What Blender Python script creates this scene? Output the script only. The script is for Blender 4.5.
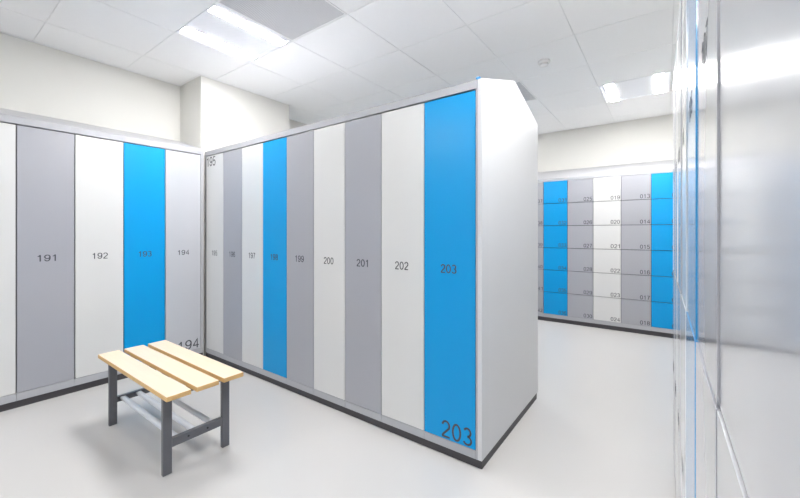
import bpy, bmesh, math, random
from mathutils import Matrix, Vector

random.seed(4)
S = bpy.context.scene
for o in list(bpy.data.objects):
    bpy.data.objects.remove(o)
C = S.collection
PI = math.pi

# ------------------------------------------------------------------ camera, world, exposure
F_PX, CY, EYE = 363.0, 232.0, 1.18
THETA = math.atan(265.3 / F_PX)          # yaw of the room's long axis against the view axis
cam = bpy.data.cameras.new('camera')
cam.sensor_fit = 'HORIZONTAL'
cam.sensor_width = 36.0
cam.lens = 36.0 * F_PX / 800.0
cam.shift_y = -(249.0 - CY) / 800.0
cam.clip_start = 0.01
cam.clip_end = 60
camo = bpy.data.objects.new('camera', cam)
C.objects.link(camo)
camo.location = (0, 0, EYE)
camo.rotation_euler = (PI / 2, 0, THETA)
S.camera = camo

w = bpy.data.worlds.new('world')
S.world = w
w.use_nodes = True
w.node_tree.nodes['Background'].inputs[0].default_value = (0.9, 0.95, 1, 1)
w.node_tree.nodes['Background'].inputs[1].default_value = 0.2

S.view_settings.view_transform = 'Standard'
S.view_settings.look = 'None'
S.view_settings.gamma = 1
S.view_settings.use_curve_mapping = False
S.view_settings.exposure = 1.66
LAMP = 46.0                              # radiance of the luminaires' light strips


# ------------------------------------------------------------------ materials
def srgb(r, g, b):
    f = lambda c: (c / 255 / 12.92) if c / 255 <= 0.04045 else ((c / 255 + 0.055) / 1.055) ** 2.4
    return (f(r), f(g), f(b), 1)


def mat(name, col, rough=0.5, metal=0.0, spec=0.5, noise=0.0, nscale=8.0, bump=0.0, bscale=300.0, coat=0.0, coat_r=0.1):
    m = bpy.data.materials.new(name)
    m.use_nodes = True
    nt = m.node_tree
    b = nt.nodes['Principled BSDF']
    b.inputs['Base Color'].default_value = col
    b.inputs['Roughness'].default_value = rough
    b.inputs['Metallic'].default_value = metal
    b.inputs['Specular IOR Level'].default_value = spec
    b.inputs['Coat Weight'].default_value = coat
    b.inputs['Coat Roughness'].default_value = coat_r
    tc = nt.nodes.new('ShaderNodeTexCoord')
    if noise > 0:
        n = nt.nodes.new('ShaderNodeTexNoise')
        n.inputs['Scale'].default_value = nscale
        n.inputs['Detail'].default_value = 5
        nt.links.new(tc.outputs['Object'], n.inputs['Vector'])
        r = nt.nodes.new('ShaderNodeMix')
        r.data_type = 'RGBA'
        r.inputs[6].default_value = tuple(c * (1 - noise) for c in col[:3]) + (1,)
        r.inputs[7].default_value = tuple(min(1, c * (1 + noise)) for c in col[:3]) + (1,)
        nt.links.new(n.outputs['Fac'], r.inputs[0])
        nt.links.new(r.outputs[2], b.inputs['Base Color'])
    if bump > 0:
        n2 = nt.nodes.new('ShaderNodeTexNoise')
        n2.inputs['Scale'].default_value = bscale
        n2.inputs['Detail'].default_value = 2
        nt.links.new(tc.outputs['Object'], n2.inputs['Vector'])
        bp = nt.nodes.new('ShaderNodeBump')
        bp.inputs['Strength'].default_value = bump
        bp.inputs['Distance'].default_value = 0.001
        nt.links.new(n2.outputs['Fac'], bp.inputs['Height'])
        nt.links.new(bp.outputs['Normal'], b.inputs['Normal'])
    return m


M = {}
DOOR_R = 0.38
M['blue'] = mat('blue_powder_coat', srgb(0, 149, 213), DOOR_R, spec=0.2, noise=0.01, nscale=3, coat=0.25, coat_r=0.25)
M['white'] = mat('white_powder_coat', srgb(209, 209, 208), DOOR_R, noise=0.01, nscale=3, coat=0.6, coat_r=0.28)
M['grey'] = mat('silver_grey_powder_coat', srgb(159, 160, 167), DOOR_R, noise=0.01, nscale=3, coat=0.6, coat_r=0.28)
M['pale'] = mat('pale_grey_powder_coat', srgb(182, 184, 190), DOOR_R, noise=0.01, nscale=3, coat=0.6, coat_r=0.28)
for _k, _c in (('blue', (0, 143, 207)), ('white', (209, 209, 208)), ('grey', (159, 160, 167)), ('pale', (184, 185, 189))):
    M['gloss_' + _k] = mat('glossy_%s_lacquer' % _k, srgb(*_c), 0.3, noise=0.01, nscale=3, coat=1.0, coat_r=0.11)
M['frame'] = mat('light_grey_frame_paint', srgb(172, 173, 178), 0.35, noise=0.01, nscale=3)
M['panel'] = mat('light_grey_end_panel_paint', srgb(206, 207, 209), 0.5, noise=0.01, nscale=3)
M['inner'] = mat('carcass_steel', srgb(52, 53, 58), 0.5)
M['plinth'] = mat('dark_plinth', srgb(62, 60, 64), 0.5, noise=0.03)
M['ink'] = mat('dark_grey_print', srgb(62, 64, 70), 0.5)
M['floor'] = mat('grey_resin_floor', srgb(187, 185, 183), 0.36, noise=0.025, nscale=1.6, bump=0.02, bscale=60)
M['wall'] = mat('cream_wall_paint', srgb(216, 215, 210), 0.8, noise=0.008, nscale=2, bump=0.03, bscale=200)
M['tile'] = mat('ceiling_tile_board', srgb(248, 248, 248), 0.9, noise=0.01, nscale=30, bump=0.05, bscale=150)
M['tbar'] = mat('ceiling_grid_metal', srgb(240, 240, 240), 0.6)
M['slab'] = mat('ceiling_void', srgb(160, 160, 160), 0.9)
M['lamp_house'] = mat('luminaire_white', srgb(240, 241, 245), 0.6)
M['plastic'] = mat('white_plastic', srgb(238, 236, 234), 0.4)
M['leg'] = mat('charcoal_bench_steel', srgb(92, 93, 98), 0.35, noise=0.02)
M['tube'] = mat('light_grey_tube', srgb(203, 207, 214), 0.3, noise=0.01)
M['bolt'] = mat('black_bolt', srgb(28, 28, 30), 0.4)
M['cap'] = mat('blue_film_cap', srgb(70, 150, 205), 0.4)

# emissive light strip
m = bpy.data.materials.new('light_strip')
m.use_nodes = True
b = m.node_tree.nodes['Principled BSDF']
b.inputs['Base Color'].default_value = (1, 1, 1, 1)
b.inputs['Emission Color'].default_value = (1.0, 0.99, 0.98, 1)
b.inputs['Emission Strength'].default_value = LAMP
M['strip'] = m

# perforated vent sheet
m = mat('perforated_vent_sheet', srgb(178, 178, 181), 0.6)
nt = m.node_tree
tc = nt.nodes.new('ShaderNodeTexCoord')
mp = nt.nodes.new('ShaderNodeMapping')
mp.inputs['Scale'].default_value = (90, 90, 90)
nt.links.new(tc.outputs['Object'], mp.inputs['Vector'])
fr = nt.nodes.new('ShaderNodeVectorMath')
fr.operation = 'FRACTION'
nt.links.new(mp.outputs['Vector'], fr.inputs[0])
sb = nt.nodes.new('ShaderNodeVectorMath')
sb.operation = 'SUBTRACT'
sb.inputs[1].default_value = (0.5, 0.5, 0.0)
nt.links.new(fr.outputs[0], sb.inputs[0])
sep = nt.nodes.new('ShaderNodeSeparateXYZ')
nt.links.new(sb.outputs[0], sep.inputs[0])
cmb = nt.nodes.new('ShaderNodeCombineXYZ')
nt.links.new(sep.outputs[0], cmb.inputs[0])
nt.links.new(sep.outputs[1], cmb.inputs[1])
ln = nt.nodes.new('ShaderNodeVectorMath')
ln.operation = 'LENGTH'
nt.links.new(cmb.outputs[0], ln.inputs[0])
gt = nt.nodes.new('ShaderNodeMath')
gt.operation = 'LESS_THAN'
gt.inputs[1].default_value = 0.27
nt.links.new(ln.outputs['Value'], gt.inputs[0])
mx = nt.nodes.new('ShaderNodeMix')
mx.data_type = 'RGBA'
mx.inputs[6].default_value = srgb(212, 212, 214)
mx.inputs[7].default_value = srgb(150, 150, 154)
nt.links.new(gt.outputs[0], mx.inputs[0])
nt.links.new(mx.outputs[2], nt.nodes['Principled BSDF'].inputs['Base Color'])
M['perf'] = m

# birch boards of the bench
m = mat('lacquered_birch', srgb(228, 192, 140), 0.35)
nt = m.node_tree
tc = nt.nodes.new('ShaderNodeTexCoord')
mp = nt.nodes.new('ShaderNodeMapping')
mp.inputs['Scale'].default_value = (2.5, 40, 40)
nt.links.new(tc.outputs['Object'], mp.inputs['Vector'])
nz = nt.nodes.new('ShaderNodeTexNoise')
nz.inputs['Scale'].default_value = 2.0
nz.inputs['Detail'].default_value = 6
nt.links.new(mp.outputs['Vector'], nz.inputs['Vector'])
mx = nt.nodes.new('ShaderNodeMix')
mx.data_type = 'RGBA'
mx.inputs[6].default_value = srgb(222, 201, 174)
mx.inputs[7].default_value = srgb(230, 210, 186)
nt.links.new(nz.outputs['Fac'], mx.inputs[0])
nt.links.new(mx.outputs[2], nt.nodes['Principled BSDF'].inputs['Base Color'])
M['wood'] = m
M['wood_edge'] = mat('birch_board_edge', srgb(206, 168, 112), 0.5, noise=0.06, nscale=60)


# ------------------------------------------------------------------ helpers
def box_mesh(name, x0, x1, y0, y1, z0, z1, bev=0.0, seg=1):
    bm = bmesh.new()
    add_box(bm, x0, x1, y0, y1, z0, z1)
    if bev > 0:
        bmesh.ops.bevel(bm, geom=list(bm.edges), offset=bev, segments=seg, affect='EDGES', profile=0.5)
    me = bpy.data.meshes.new(name)
    bm.to_mesh(me)
    bm.free()
    return me


def add_box(bm, x0, x1, y0, y1, z0, z1):
    r = bmesh.ops.create_cube(bm, size=1)
    for v in r['verts']:
        v.co.x = x0 if v.co.x < 0 else x1
        v.co.y = y0 if v.co.y < 0 else y1
        v.co.z = z0 if v.co.z < 0 else z1
    return r['verts']


def prism_x(name, prof, x0, x1, bev=0.0):
    """closed profile in local (y, z), extruded along x"""
    bm = bmesh.new()
    a = [bm.verts.new((x0, y, z)) for y, z in prof]
    b_ = [bm.verts.new((x1, y, z)) for y, z in prof]
    bm.faces.new(a)
    bm.faces.new(b_[::-1])
    n = len(prof)
    for i in range(n):
        j = (i + 1) % n
        bm.faces.new((a[j], a[i], b_[i], b_[j]))
    bmesh.ops.recalc_face_normals(bm, faces=bm.faces)
    if bev > 0:
        bmesh.ops.bevel(bm, geom=list(bm.edges), offset=bev, segments=1, affect='EDGES')
    me = bpy.data.meshes.new(name)
    bm.to_mesh(me)
    bm.free()
    return me


def lathe(name, prof, n=32, axis='z'):
    bm = bmesh.new()
    rings = []
    for r, z in prof:
        ring = []
        for i in range(n):
            a = 2 * PI * i / n
            p = (r * math.cos(a), r * math.sin(a), z)
            if axis == 'x':
                p = (z, p[0], p[1])
            ring.append(bm.verts.new(p))
        rings.append(ring)
    for q in range(len(rings) - 1):
        for i in range(n):
            j = (i + 1) % n
            bm.faces.new((rings[q][i], rings[q][j], rings[q + 1][j], rings[q + 1][i]))
    bm.faces.new(rings[0])
    bm.faces.new(rings[-1])
    bmesh.ops.recalc_face_normals(bm, faces=bm.faces)
    me = bpy.data.meshes.new(name)
    bm.to_mesh(me)
    bm.free()
    for p in me.polygons:
        p.use_smooth = True
    me.set_sharp_from_angle(angle=math.radians(40))
    return me


def obj(name, me, material, parent=None, loc=(0, 0, 0), rz=0.0):
    """one mesh object; a shared mesh gets its material on the object"""
    o = bpy.data.objects.new(name, me)
    C.objects.link(o)
    if material is not None:
        if len(me.materials) == 0:
            me.materials.append(None)
        o.material_slots[0].link = 'OBJECT'
        o.material_slots[0].material = M[material]
    o.parent = parent
    o.location = loc
    o.rotation_euler = (0, 0, rz)
    return o


def tag(o, label=None, cat=None, group=None, kind=None):
    if label:
        o['label'] = label
    if cat:
        o['category'] = cat
    if group:
        o['group'] = group
    if kind:
        o['kind'] = kind
    return o


def thing(name, label, cat, loc=(0, 0, 0), rz=0.0, group=None):
    o = bpy.data.objects.new(name, None)
    o.empty_display_size = 0.1
    C.objects.link(o)
    o.location = loc
    o.rotation_euler = (0, 0, rz)
    return tag(o, label, cat, group)


_txt = {}


def _arc(cx, cy, rx, ry, a0, a1, n=14):
    return [(cx + rx * math.cos(math.radians(a0 + (a1 - a0) * i / n)), cy + ry * math.sin(math.radians(a0 + (a1 - a0) * i / n))) for i in range(n + 1)]


_six = [_arc(.28, .315, .235, .275, 0, 360, 22), _arc(.30, .49, .255, .47, 190, 28, 14)]
GLYPH = {
    '0': [_arc(.28, .5, .235, .46, 0, 360, 24)],
    '1': [[(.10, .77), (.21, .81), (.29, .88), (.32, 1.0)], [(.32, 1.0), (.32, 0.0)]],
    '2': [_arc(.28, .70, .225, .26, 172, -32, 12) + [(.10, .16), (.05, .045)], [(.02, .045), (.53, .045)]],
    '3': [_arc(.27, .735, .20, .225, 155, -90, 12), _arc(.27, .275, .235, .235, 90, -158, 14)],
    '4': [[(.40, 0.0), (.40, .96), (.04, .29)], [(.02, .29), (.55, .29)]],
    '5': [[(.50, .955), (.14, .955), (.08, .49)] + _arc(.27, .325, .235, .285, 140, -155, 14)],
    '6': _six,
    '7': [[(.03, .955), (.53, .955)], [(.51, .955), (.32, .58), (.20, 0.0)]],
    '8': [_arc(.28, .735, .195, .22, 0, 360, 20), _arc(.28, .275, .235, .235, 0, 360, 20)],
    '9': [[(.56 - x, 1 - y) for x, y in p] for p in _six],
}


def text_mesh(s, h, width, weight=None):
    """digits drawn as strokes in the local xz plane, facing -y; lower left corner at the origin"""
    key = (s, h, width)
    weight = weight or (.085 if h > .06 else .125)
    if key in _txt:
        return _txt[key]
    quads, verts = [], []
    for q, ch in enumerate(s):
        for pl in GLYPH[ch]:
            pts = [Vector((x + .68 * q, y)) for x, y in pl]
            closed = (pts[0] - pts[-1]).length < 1e-4
            if closed:
                pts = pts[:-1]
            n = len(pts)
            base_i = len(verts)
            for i in range(n):
                a = pts[(i - 1) % n] if (closed or i > 0) else pts[i]
                c = pts[(i + 1) % n] if (closed or i < n - 1) else pts[i]
                d1, d2 = (pts[i] - a), (c - pts[i])
                d1 = d1.normalized() if d1.length > 1e-6 else d2.normalized()
                d2 = d2.normalized() if d2.length > 1e-6 else d1
                nn = Vector((-(d1 + d2).y, (d1 + d2).x)).normalized()
                k_ = weight / 2 / max(.45, nn.dot(Vector((-d1.y, d1.x))))
                verts.append(pts[i] + nn * k_)
                verts.append(pts[i] - nn * k_)
            for i in range(n if closed else n - 1):
                j = (i + 1) % n
                quads.append((base_i + 2 * i, base_i + 2 * j, base_i + 2 * j + 1, base_i + 2 * i + 1))
    x0, x1 = min(v.x for v in verts), max(v.x for v in verts)
    y0, y1 = min(v.y for v in verts), max(v.y for v in verts)
    co = [((v.x - x0) / (x1 - x0) * width, 0.0, (v.y - y0) / (y1 - y0) * h) for v in verts]
    me = bpy.data.meshes.new('number_print')
    me.from_pydata(co, [], [f_[::-1] for f_ in quads])
    bm = bmesh.new()
    bm.from_mesh(me)
    r = bmesh.ops.extrude_face_region(bm, geom=list(bm.faces))
    bmesh.ops.translate(bm, vec=(0, -0.0004, 0), verts=[g for g in r['geom'] if isinstance(g, bmesh.types.BMVert)])
    bmesh.ops.recalc_face_normals(bm, faces=bm.faces)
    bm.to_mesh(me)
    bm.free()
    _txt[key] = me
    return me


# ------------------------------------------------------------------ the room
HC = 2.67
XL, XR, YB, YF = -4.0, 0.62, -2.7, 5.72
PX, PY0, PY1 = -3.558, 1.668, 2.67        # boxed pillar on the left wall


def struct(name, me, m_, **k):
    return tag(obj(name, me, m_, **k), kind='structure')


struct('floor', box_mesh('floor', XL - .1, XR + .1, YB - .1, YF + .1, -0.08, 0), 'floor')
struct('wall_left', box_mesh('wall', XL - .1, XL, YB - .1, YF + .1, 0, HC + .1), 'wall')
struct('wall_right', box_mesh('wall', XR, XR + .1, YB - .1, YF + .1, 0, HC + .1), 'wall')
struct('wall_far', box_mesh('wall', XL, XR, YF, YF + .1, 0, HC + .1), 'wall')
struct('wall_near', box_mesh('wall', XL, XR, YB - .1, YB, 0, HC + .1), 'wall')
struct('wall_pillar', box_mesh('wall', XL, PX, PY0, PY1, 0, HC + .012, 0.002), 'wall')

ceiling = struct('ceiling', box_mesh('ceiling', XL, XR, YB, YF, HC + .03, HC + .1), 'slab')
GX, GY, T = -1.755, 2.395, 0.6
xs = [GX + T * i for i in range(-20, 20)]
ys = [GY + T * i for i in range(-20, 20)]
special = {}


def in_cell(x, y):
    return (math.floor((x - GX) / T + 1e-6), math.floor((y - GY) / T + 1e-6))


LAMPS = [(-2.655, 1.495), (-0.255, 4.495), (-0.255, 1.495), (-2.655, -1.505), (-0.255, -1.505), (-2.655, 4.495)]
VENTS = [(-2.055, 1.495), (-1.455, 3.895)]
for p in LAMPS + VENTS:
    special[in_cell(*p)] = True
full = box_mesh('ceiling_tile', -0.2975, 0.2975, -0.2975, 0.2975, 0, 0.005, 0.0008)
for i in range(-6, 6):
    for j in range(-11, 8):
        x0, x1 = GX + T * i, GX + T * (i + 1)
        y0, y1 = GY + T * j, GY + T * (j + 1)
        cx0, cx1, cy0, cy1 = max(x0, XL), min(x1, XR), max(y0, YB), min(y1, YF)
        if cx1 - cx0 < 0.02 or cy1 - cy0 < 0.02 or (i, j) in special:
            continue
        if cx1 - cx0 > 0.599 and cy1 - cy0 > 0.599:
            obj('ceiling_tile', full, 'tile', ceiling, ((x0 + x1) / 2, (y0 + y1) / 2, HC))
        else:
            me = box_mesh('ceiling_tile', cx0 + .0025, cx1 - .0025, cy0 + .0025, cy1 - .0025, 0, 0.005, 0.0008)
            obj('ceiling_tile', me, 'tile', ceiling, (0, 0, HC))
for i in range(-6, 6):
    x = GX + T * i
    if XL + .02 < x < XR - .02:
        obj('grid_bar', box_mesh('grid_bar', x - .012, x + .012, YB, YF, HC + .0052, HC + .029), 'tbar', ceiling)
for j in range(-11, 8):
    y = GY + T * j
    if YB + .02 < y < YF - .02:
        obj('grid_bar', box_mesh('grid_bar', XL, XR, y - .0119, y + .0119, HC + .0054, HC + .0288), 'tbar', ceiling)
# wall angles round the edge of the ceiling
k = 0
for (x0, x1, y0, y1) in ((XL, XL + .02, YB, PY0), (XL, PX + .02, PY0 - .02, PY0), (PX, PX + .02, PY0, PY1 + .02),
                         (XL, PX, PY1, PY1 + .02), (XL, XL + .02, PY1 + .02, YF), (XL + .02, XR - .02, YF - .02, YF),
                         (XR - .02, XR, YB, YF), (XL + .02, XR - .02, YB, YB + .02)):
    k += 1
    struct('trim_%d' % k, box_mesh('wall_angle', x0, x1, y0, y1, HC - .003, HC - .0005), 'tbar')


# ------------------------------------------------------------------ luminaires, vents, detector
lamp_label = {
    0: ('square ceiling luminaire with two bright strips beside the grey perforated vent', ),
    1: ('square ceiling luminaire with two bright strips above the six door lockers', ),
}
for n, (x, y) in enumerate(LAMPS):
    lab = lamp_label[n][0] if n in lamp_label else 'square ceiling luminaire with two bright strips, outside the picture'
    t = thing('ceiling_luminaire', lab, 'ceiling light', (x, y, HC), 0, 'square ceiling luminaires')
    bm = bmesh.new()
    a, e = 0.2955, 0.012
    add_box(bm, -a, a, -a, -a + e, 0, .014)
    add_box(bm, -a, a, a - e, a, 0, .014)
    add_box(bm, -a, -a + e, -a + e, a - e, 0, .014)
    add_box(bm, a - e, a, -a + e, a - e, 0, .014)
    add_box(bm, -a + e, a - e, -a + e, a - e, .004, .014)
    me = bpy.data.meshes.new('housing')
    bm.to_mesh(me)
    bm.free()
    obj('housing', me, 'lamp_house', t)
    for sx in (-0.205, 0.205):
        obj('light_strip', box_mesh('light_strip', sx - .039, sx + .039, -.283, .283, .001, .0039, .001), 'strip', t)
for n, (x, y) in enumerate(VENTS):
    t = thing('ceiling_vent', ('grey perforated square ceiling vent beside the bright luminaire',
                               'grey perforated ceiling vent just beyond the locker island ridge')[n], 'vent', (x, y, HC), 0, 'perforated ceiling vents')
    obj('perforated_sheet', box_mesh('perforated_sheet', -.285, .285, -.285, .285, .002, .008), 'perf', t)
    bm = bmesh.new()
    a, e = 0.2955, 0.010
    add_box(bm, -a, a, -a, -a + e, 0, .014)
    add_box(bm, -a, a, a - e, a, 0, .014)
    add_box(bm, -a, -a + e, -a + e, a - e, 0, .014)
    add_box(bm, a - e, a, -a + e, a - e, 0, .014)
    me = bpy.data.meshes.new('frame')
    bm.to_mesh(me)
    bm.free()
    obj('frame', me, 'tbar', t)
t = thing('smoke_detector', 'small round white smoke detector on the ceiling tiles', 'smoke detector', (-0.855, 3.30, HC))
obj('base', lathe('base', [(.05, 0), (.052, -.006), (.052, -.014), (.048, -.018)]), 'plastic', t)
obj('sensor_cap', lathe('sensor_cap', [(.034, -.0181), (.034, -.026), (.036, -.030), (.034, -.040), (.022, -.046)]), 'plastic', t)


# ------------------------------------------------------------------ lockers
SLOPE = 0.307
COLW = {'g': 'grey', 'w': 'white', 'b': 'blue', 'p': 'pale'}
WORD = {'g': 'silver grey', 'w': 'white', 'b': 'bright blue', 'p': 'pale grey'}
_m = {}


def row_meshes(key, w_, depth, zp, zb, zt, gap):
    """shared meshes of one row: carcass, door, base rail"""
    if key in _m:
        return _m[key]
    h = w_ / 2
    bm = bmesh.new()
    t = 0.0012
    y0, y1 = 0.021, depth
    # open-fronted carcass: two sides, back, top, bottom
    add_box(bm, -h + .0004, -h + .0014, y0, y1, zb, zt - .0005)
    add_box(bm, h - .0014, h - .0004, y0, y1, zb, zt - .0005)
    add_box(bm, -h + .0014, h - .0014, y1 - .0015, y1, zb, zt - .0005)
    add_box(bm, -h + .0014, h - .0014, y0, y1 - .0015, zt - .0025, zt - .0005)
    add_box(bm, -h + .0014, h - .0014, y0, y1 - .0015, zp, zb)
    # front flanges behind the door edges
    add_box(bm, -h + .0014, -h + .016, y0, y0 + .002, zb, zt)
    add_box(bm, h - .016, h - .0014, y0, y0 + .002, zb, zt)
    add_box(bm, -h + .016, h - .016, y0, y0 + .002, zt - .02, zt)
    me = bpy.data.meshes.new('carcass')
    bm.to_mesh(me)
    bm.free()
    door = box_mesh('door', -h + gap / 2, h - gap / 2, 0, .020, zb + .0025, zt - .008, .0013, 2)
    rail = box_mesh('base_rail', -h + .0005, h - .0005, .001, .0205, zp, zb, .001)
    _m[key] = (me, door, rail)
    return _m[key]


def number(door, s, x, z, h_, w_, y=0.0, weight=None):
    return obj('number', text_mesh(s, h_, w_, weight), 'ink', door, (x, y - 0.0003, z))


def tall_locker(key, loc, rz, w_, depth, zp, zb, zt, col, num, label, group, gap=.004, big=None):
    t = thing('locker', label, 'locker', loc, rz, group)
    car, dm, rail = row_meshes(key, w_, depth, zp, zb, zt, gap)
    obj('carcass', car, 'inner', t)
    d = obj('door', dm, COLW[col], t)
    obj('base_rail', rail, 'frame', t)
    if num:
        number(d, num, -.048, (zb + zt) / 2 - .028, .047, .094)
    if big == 'br':
        number(d, num, w_ / 2 - .018 - .175, zb + .010, .092, .175, 0, .115)
    if big == 'tl':
        number(d, num, -w_ / 2 + .012, zt - .008 - .010 - .088, .088, .155, 0, .125)
    return t


def hood(name, label, loc, rz, x0, x1, depth, zt, zr, seams=(), both=None):
    """front rail in lengths, and the sloping sheet(s) above it"""
    t = thing('sloping_top', label, 'locker top', loc, rz)
    cuts = sorted([x0] + list(seams) + [x1])
    for a, b2 in zip(cuts[:-1], cuts[1:]):
        obj('front_rail', box_mesh('front_rail', a + .0004, b2 - .0004, .0, .022, zt + .0005, zr, .001), 'frame', t)
        if both:
            obj('front_rail', box_mesh('front_rail', a + .0004, b2 - .0004, both - .022, both, zt + .0005, zr, .001), 'frame', t)
    th = .0015
    if not both:
        prof = [(.0, zr), (depth, zr + SLOPE * depth), (depth, zr + SLOPE * depth + th), (.0, zr + th)]
        obj('slope_sheet', prism_x('slope_sheet', prof, x0, x1), 'frame', t)
    else:
        rr = zr + SLOPE * both / 2
        prof = [(.0, zr), (both / 2, rr), (both / 2, rr + th), (.0, zr + th)]
        obj('slope_sheet', prism_x('slope_sheet', prof, x0, x1), 'frame', t)
        prof = [(both, zr), (both, zr + th), (both / 2, rr + th), (both / 2, rr)]
        obj('slope_sheet', prism_x('slope_sheet', prof, x0, x1), 'frame', t)
    return t


def end_panel(label, loc, rz, prof, x0, x1):
    return tag(obj('end_panel', prism_x('end_panel', prof, x0, x1, .001), 'panel', None, loc, rz), label, 'panel')


def plinth(label, loc, rz, x0, x1, y0, y1, h_):
    return tag(obj('plinth', box_mesh('plinth', x0, x1, y0, y1, 0, h_ - .0005), 'plinth', None, loc, rz), label, 'plinth')


# ---- island: nine tall lockers 195 .. 203, the same again on its far side
IY, IX0, IW = 1.686, -3.491, 0.30287
ID = 0.972
ZP, ZB, ZT, ZR = 0.044, 0.087, 1.896, 1.937
ORD = 'first second third fourth fifth sixth seventh eighth ninth tenth eleventh twelfth thirteenth fourteenth fifteenth'.split()
cols = 'wgwbgwgwb'
names = dict(w='white', g='silver grey', b='bright blue', p='pale grey')
for i, c in enumerate(cols):
    n = str(195 + i)
    big = {0: 'tl', 8: 'br'}.get(i)
    lab = 'tall %s locker numbered %s, %s from the island end panel' % (names[c], n, ORD[8 - i])
    if i == 8:
        lab = 'tall bright blue locker at the island end, large 203 at its foot'
    if i == 0:
        lab = 'tall white locker in the room corner, large 195 at its top'
    tall_locker('island', (IX0 + IW * (i + .5), IY, 0), 0, IW, ID / 2 - .004, ZP, ZB, ZT, c, n, lab, 'tall lockers of the island', .004, big)
for i, c in enumerate('wbgwgwbgw'):
    tall_locker('island', (IX0 + IW * (i + .5), IY + ID, 0), PI, IW, ID / 2 - .004, ZP, ZB, ZT, c, None,
                'tall plain locker on the hidden far side of the island', 'lockers on the far side of the island', .004)
IX1 = IX0 + 9 * IW
hood('hood', 'light grey sloping top with front rail over the island lockers', (0, IY, 0), 0, IX0 - .03, IX1 + .0115, ID, ZT, ZR, (IX0 + 6 * IW,), ID)
rr = ZR + SLOPE * ID / 2 + .004
end_panel('large light grey gabled end panel beside the blue 203 locker', (0, IY, 0), 0,
          [(-.001, .046), (ID + .001, .046), (ID + .001, ZR + .003), (ID / 2, rr), (-.001, ZR + .003)], IX1 + .0125, IX1 + .0345)
# narrow upright stiles closing the row
st = tag(obj('corner_stile', box_mesh('corner_stile', IX1 + .0005, IX1 + .0115, .001, .02, ZP, ZT, .0008), 'frame', None, (0, IY, 0)),
         'narrow light grey upright stile between blue 203 door and end panel', 'stile')
st = tag(obj('corner_stile', box_mesh('corner_stile', IX0 - .03, IX0 - .0005, .004, .02, ZP, ZT, .0008), 'frame', None, (0, IY, 0)),
         'narrow grey upright stile in the corner beside locker 195', 'stile')
plinth('dark plinth under the island lockers', (0, IY, 0), 0, IX0 - .03, IX1 + .030, .010, ID - .012, ZP - .001)
tag(obj('corner_clip', box_mesh('corner_clip', -.011, .011, -.004, .012, 0, .010, .002), 'cap', None, (IX1 + .012, IY + .004, ZR + .0055)),
    'tiny blue clip on the top corner of the island', 'clip')

# ---- left row: lockers up to 194 along the left wall
LX, LW = -3.503, 0.29845
LD = LX - XL - .003
LP, LB, LT, LR = 0.049, 0.100, 1.904, 1.951
patt = {0: 'w', 1: 'g', 2: 'w', 3: 'b', 4: 'g'}
y_end = 1.6395
nl = 14
for i in range(nl):
    num = 194 - i
    c = patt[num % 5]
    yc = y_end - LW * (i + .5)
    lab = 'tall %s locker numbered %d against the left wall, %s from the corner' % (names[c], num, ORD[i])
    if num == 194:
        c = 'p'
        lab = 'tall pale grey locker in the corner, large 194 at its foot'
    if num < 190:
        lab = 'tall %s locker %d by the left wall, %s from the corner, outside the picture' % (names[c], num, ORD[i])
    tall_locker('left', (LX, yc, 0), PI / 2, LW, LD, LP, LB, LT, c, str(num), lab, 'tall lockers along the left wall', .006,
                'br' if num == 194 else None)
y_beg = y_end - nl * LW
# in the row's own frame x runs along +y
hood('hood', 'light grey sloping top with rail over the left wall lockers', (LX, 0, 0), PI / 2, y_beg, 1.665, LD, LT, LR, (y_end - 5 * LW, y_end - 10 * LW))
tag(obj('corner_stile', box_mesh('corner_stile', y_end + .0005, 1.665, .0, .02, LP, LT, .0008), 'frame', None, (LX, 0, 0), PI / 2),
    'light grey upright stile between locker 194 and the island corner', 'stile')
plinth('near black plinth under the left wall lockers', (LX, 0, 0), PI / 2, y_beg, 1.665, .012, LD, LP - .001)
end_panel('light grey end panel of the left wall lockers, outside the picture', (LX, 0, 0), PI / 2,
          [(-.001, .045), (LD, .045), (LD, LR + SLOPE * LD + .003), (-.001, LR + .003)], y_beg - .02, y_beg - .0005)

# ---- far row: cabinets of six small doors
FY, FX0, FWD = 5.030, -1.310, 0.2951
FP, FB, FT, FR = 0.052, 0.097, 1.846, 1.880
FD = 0.5
h = FWD / 2
bm = bmesh.new()
add_box(bm, -h + .0004, -h + .0014, .021, FD, FB, FT - .0005)
add_box(bm, h - .0014, h - .0004, .021, FD, FB, FT - .0005)
add_box(bm, -h + .0014, h - .0014, FD - .002, FD, FB, FT - .0005)
add_box(bm, -h + .0014, h - .0014, .021, .023, FB, FT - .0005)
add_box(bm, -h + .0014, h - .0014, .023, FD - .002, FP, FB)
far_car = bpy.data.meshes.new('carcass')
bm.to_mesh(far_car)
bm.free()
DH = (FT - FB) / 6
far_door = box_mesh('door', -h + .0025, h - .0025, 0, .020, .003, DH - .003, .0013, 2)
far_rail = box_mesh('base_rail', -h + .0005, h - .0005, .001, .0205, FP, FB, .001)
far_cols = {1: 'g', 7: 'b', 13: 'g', 19: 'w', 25: 'g', 31: 'b', 37: 'g', 43: 'w', 49: 'g', 55: 'b', 61: 'g', 67: 'w', 73: 'g', 79: 'b', 85: 'g'}
x_left = FX0
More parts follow.
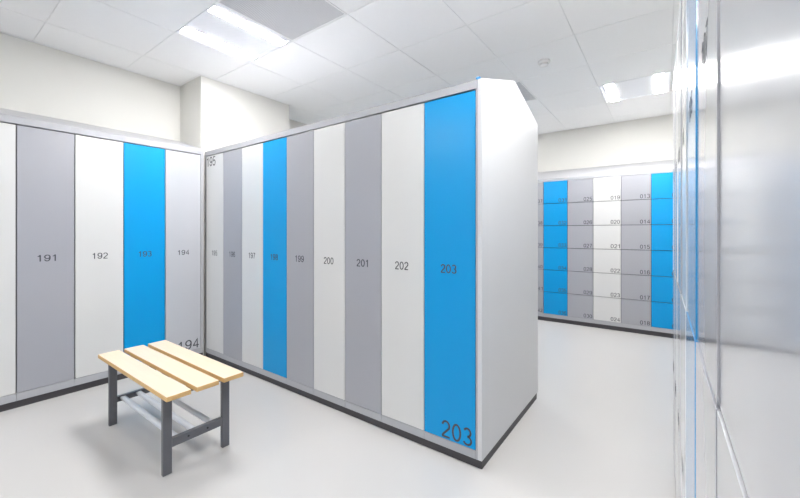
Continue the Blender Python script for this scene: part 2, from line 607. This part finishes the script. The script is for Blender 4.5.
for n0, c in far_cols.items():
    i = (31 - n0) // 6                     # columns to the right of 031
    xc = FX0 + FWD * (i + .5)
    if xc - h < XL + .01:
        continue
    x_left = min(x_left, xc - h)
    hid = ', behind the island' if n0 > 40 else ''
    t = thing('small_door_locker', '%s six door locker %03d to %03d, %s from the row end%s' % (names[c], n0, n0 + 5, ORD[(n0 - 1) // 6], hid), 'locker',
              (xc, FY, 0), 0, 'six door lockers on the far wall')
    obj('carcass', far_car, 'inner', t)
    obj('base_rail', far_rail, 'frame', t)
    for q in range(6):
        d = obj('door', far_door, COLW[c], t, (0, 0, FT - DH * (q + 1)))
        number(d, '%03d' % (n0 + q), h - .012 - .095, .014, .048, .095)
x_right = FX0 + FWD * 6
hood('hood', 'light grey sloping top over the six door lockers', (0, FY, 0), 0, x_left - .002, x_right + .002, YF - FY - .003, FT, FR, (FX0 + 3 * FWD, FX0 - 3 * FWD))
plinth('dark plinth under the six door lockers', (0, FY, 0), 0, x_left, x_right, .01, FD, FP - .001)
end_panel('light grey end panel closing the six door locker row', (0, FY, 0), 0,
          [(-.001, .045), (FD, .045), (FD, FR + SLOPE * FD * .5), (-.001, FR + .001)], x_right + .003, x_right + .022)

# ---- right row: two-tier lockers whose doors stand slightly ajar, close beside the camera
RD, RS = 0.0514, 0.0077
ROT = -PI / 2 + RS
RW, RDEP = 0.30, 0.48
RP, RB, RT, RR_ = 0.045, 0.088, 1.905, 1.950
RMID = 0.990
base = Vector((RD * 1.0, RD * RS, 0))
edir = Vector((-RS, 1, 0)).normalized()
h = RW / 2
bm = bmesh.new()
y0 = .026
add_box(bm, -h + .0004, -h + .0014, y0, RDEP, RB, RT - .0005)
add_box(bm, h - .0014, h - .0004, y0, RDEP, RB, RT - .0005)
add_box(bm, -h + .0014, h - .0014, RDEP - .002, RDEP, RB, RT - .0005)
add_box(bm, -h + .0014, h - .0014, y0, RDEP - .002, RT - .0025, RT - .0005)
add_box(bm, -h + .0014, h - .0014, y0, RDEP - .002, RP, RB)
add_box(bm, -h + .0014, h - .0014, y0, RDEP - .002, RMID - .012, RMID + .012)
add_box(bm, -h + .0014, -h + .016, y0, y0 + .002, RB, RT)
add_box(bm, h - .016, h - .0014, y0, y0 + .002, RB, RT)
r_car = bpy.data.meshes.new('carcass')
bm.to_mesh(r_car)
bm.free()
r_up = box_mesh('door', .0015, RW - .0015, 0, .018, RMID + .002, RT - .004, .0008, 2)
r_lo = box_mesh('door', .0015, RW - .0015, 0, .018, RB + .003, RMID - .002, .0008, 2)
r_rail = box_mesh('base_rail', -h + .0005, h - .0005, .004, .0255, RP, RB, .001)
seq = {6: 'g', 5: 'w', 4: 'g', 3: 'w', 2: 'b', 1: 'g', 0: 'p', -1: 'g', -2: 'w', -3: 'b', -4: 'g', -5: 'w'}
where = {6: 'at the far end of its row', 5: 'second from the far end of its row', 4: 'third from the far end of its row', 3: 'just beyond the blue one', 2: 'between white and grey neighbours',
         1: 'just before the blue one', 0: 'close beside the camera'}
for i, c in seq.items():
    s = .369 + .30 * i
    p = base + edir * s
    lab = 'glossy two tier %s locker %s' % (names[c], where[i]) if i in where else 'glossy two tier %s locker behind the camera, outside the picture' % names[c]
    t = thing('two_tier_locker', lab, 'locker', p, ROT, 'glossy two tier lockers on the right')
    obj('carcass', r_car, 'inner', t)
    obj('base_rail', r_rail, 'frame', t)
    # hinged on the far side: near edge a few millimetres proud
    n_up = 109 - 2 * i
    d = obj('door', r_up, 'gloss_' + COLW[c], t, (-h, 0, 0), -.0075)
    number(d, '%03d' % n_up, RW / 2 - .047, (RMID + RT) / 2 - .030, .046, .094, 0, .05)
    d = obj('door', r_lo, 'gloss_' + COLW[c], t, (-h, -.0025, 0), -.0025)
    number(d, '%03d' % (n_up + 1), RW / 2 - .047, (RB + RMID) / 2 - .024, .046, .094, 0, .05)
s0, s1 = .369 + .30 * -5 - .15, .369 + .30 * 6 + .15
# row frame: local x runs from far to near
hood('hood', 'light grey sloping top over the glossy two tier lockers', base, ROT, -s1, -s0, RDEP, RT, RR_, (-.819,))
plinth('dark plinth under the glossy two tier lockers', base, ROT, -s1, -s0, .02, RDEP, RP - .001)
end_panel('light grey end panel closing the glossy two tier lockers', base, ROT,
          [(-.001, .042), (RDEP, .042), (RDEP, RR_ + SLOPE * RDEP + .003), (-.001, RR_ + .003)], -s1 - .021, -s1 - .0008)

# ------------------------------------------------------------------ bench
BX, BY, BZ = -2.347, 0.902, 0.42
bench = thing('bench', 'wooden three board bench on charcoal steel legs with grey tube rack', 'bench', (BX, BY, 0))
for yy in (-.1345, 0.0, .1345):
    bd = obj('board', box_mesh('board', -.498, .498, yy - .0545, yy + .0545, BZ - .024, BZ, .003, 2), 'wood', bench)
    bd.data.materials.append(M['wood_edge'])
    for f_ in bd.data.polygons:
        f_.material_index = 0 if abs(f_.normal.z) > .8 else 1
for sx in (-1, 1):
    xo = sx * .397
    x0, x1 = sorted((xo, xo - sx * .022))
    for sy in (-1, 1):
        y0, y1 = sorted((sy * .165, sy * .125))
        lg = obj('leg', box_mesh('leg', x0, x1, y0, y1, 0, BZ - .0245, .0015), 'leg', bench)
    obj('top_bar', box_mesh('top_bar', x0, x1, -.1245, .1245, BZ - .052, BZ - .0245, .0015), 'leg', bench)
    # angle-section lower bar: upright flange and a thin top flange to the inside
    xa, xb = sorted((xo, xo - sx * .004))
    ya, yb = sorted((xo - sx * .004, xo - sx * .026))
    bm = bmesh.new()
    add_box(bm, xa, xb, -.1245, .1245, .126, .166)
    add_box(bm, ya, yb, -.1245, .1245, .162, .166)
    me = bpy.data.meshes.new('lower_bar')
    bm.to_mesh(me)
    bm.free()
    lb = obj('lower_bar', me, 'leg', bench)
    for yy in (-.05, .045):
        obj('bolt', lathe('bolt', [(.005, 0), (.005, sx * .003), (.003, sx * .004)], 12, 'x'), 'bolt', lb, (xo, yy, .148))
for yy in (-.092, -.008, .082):
    obj('rack_tube', lathe('rack_tube', [(.0145, -.3925), (.0145, .3925)], 20, 'x'), 'tube', bench, (0, yy, .148))
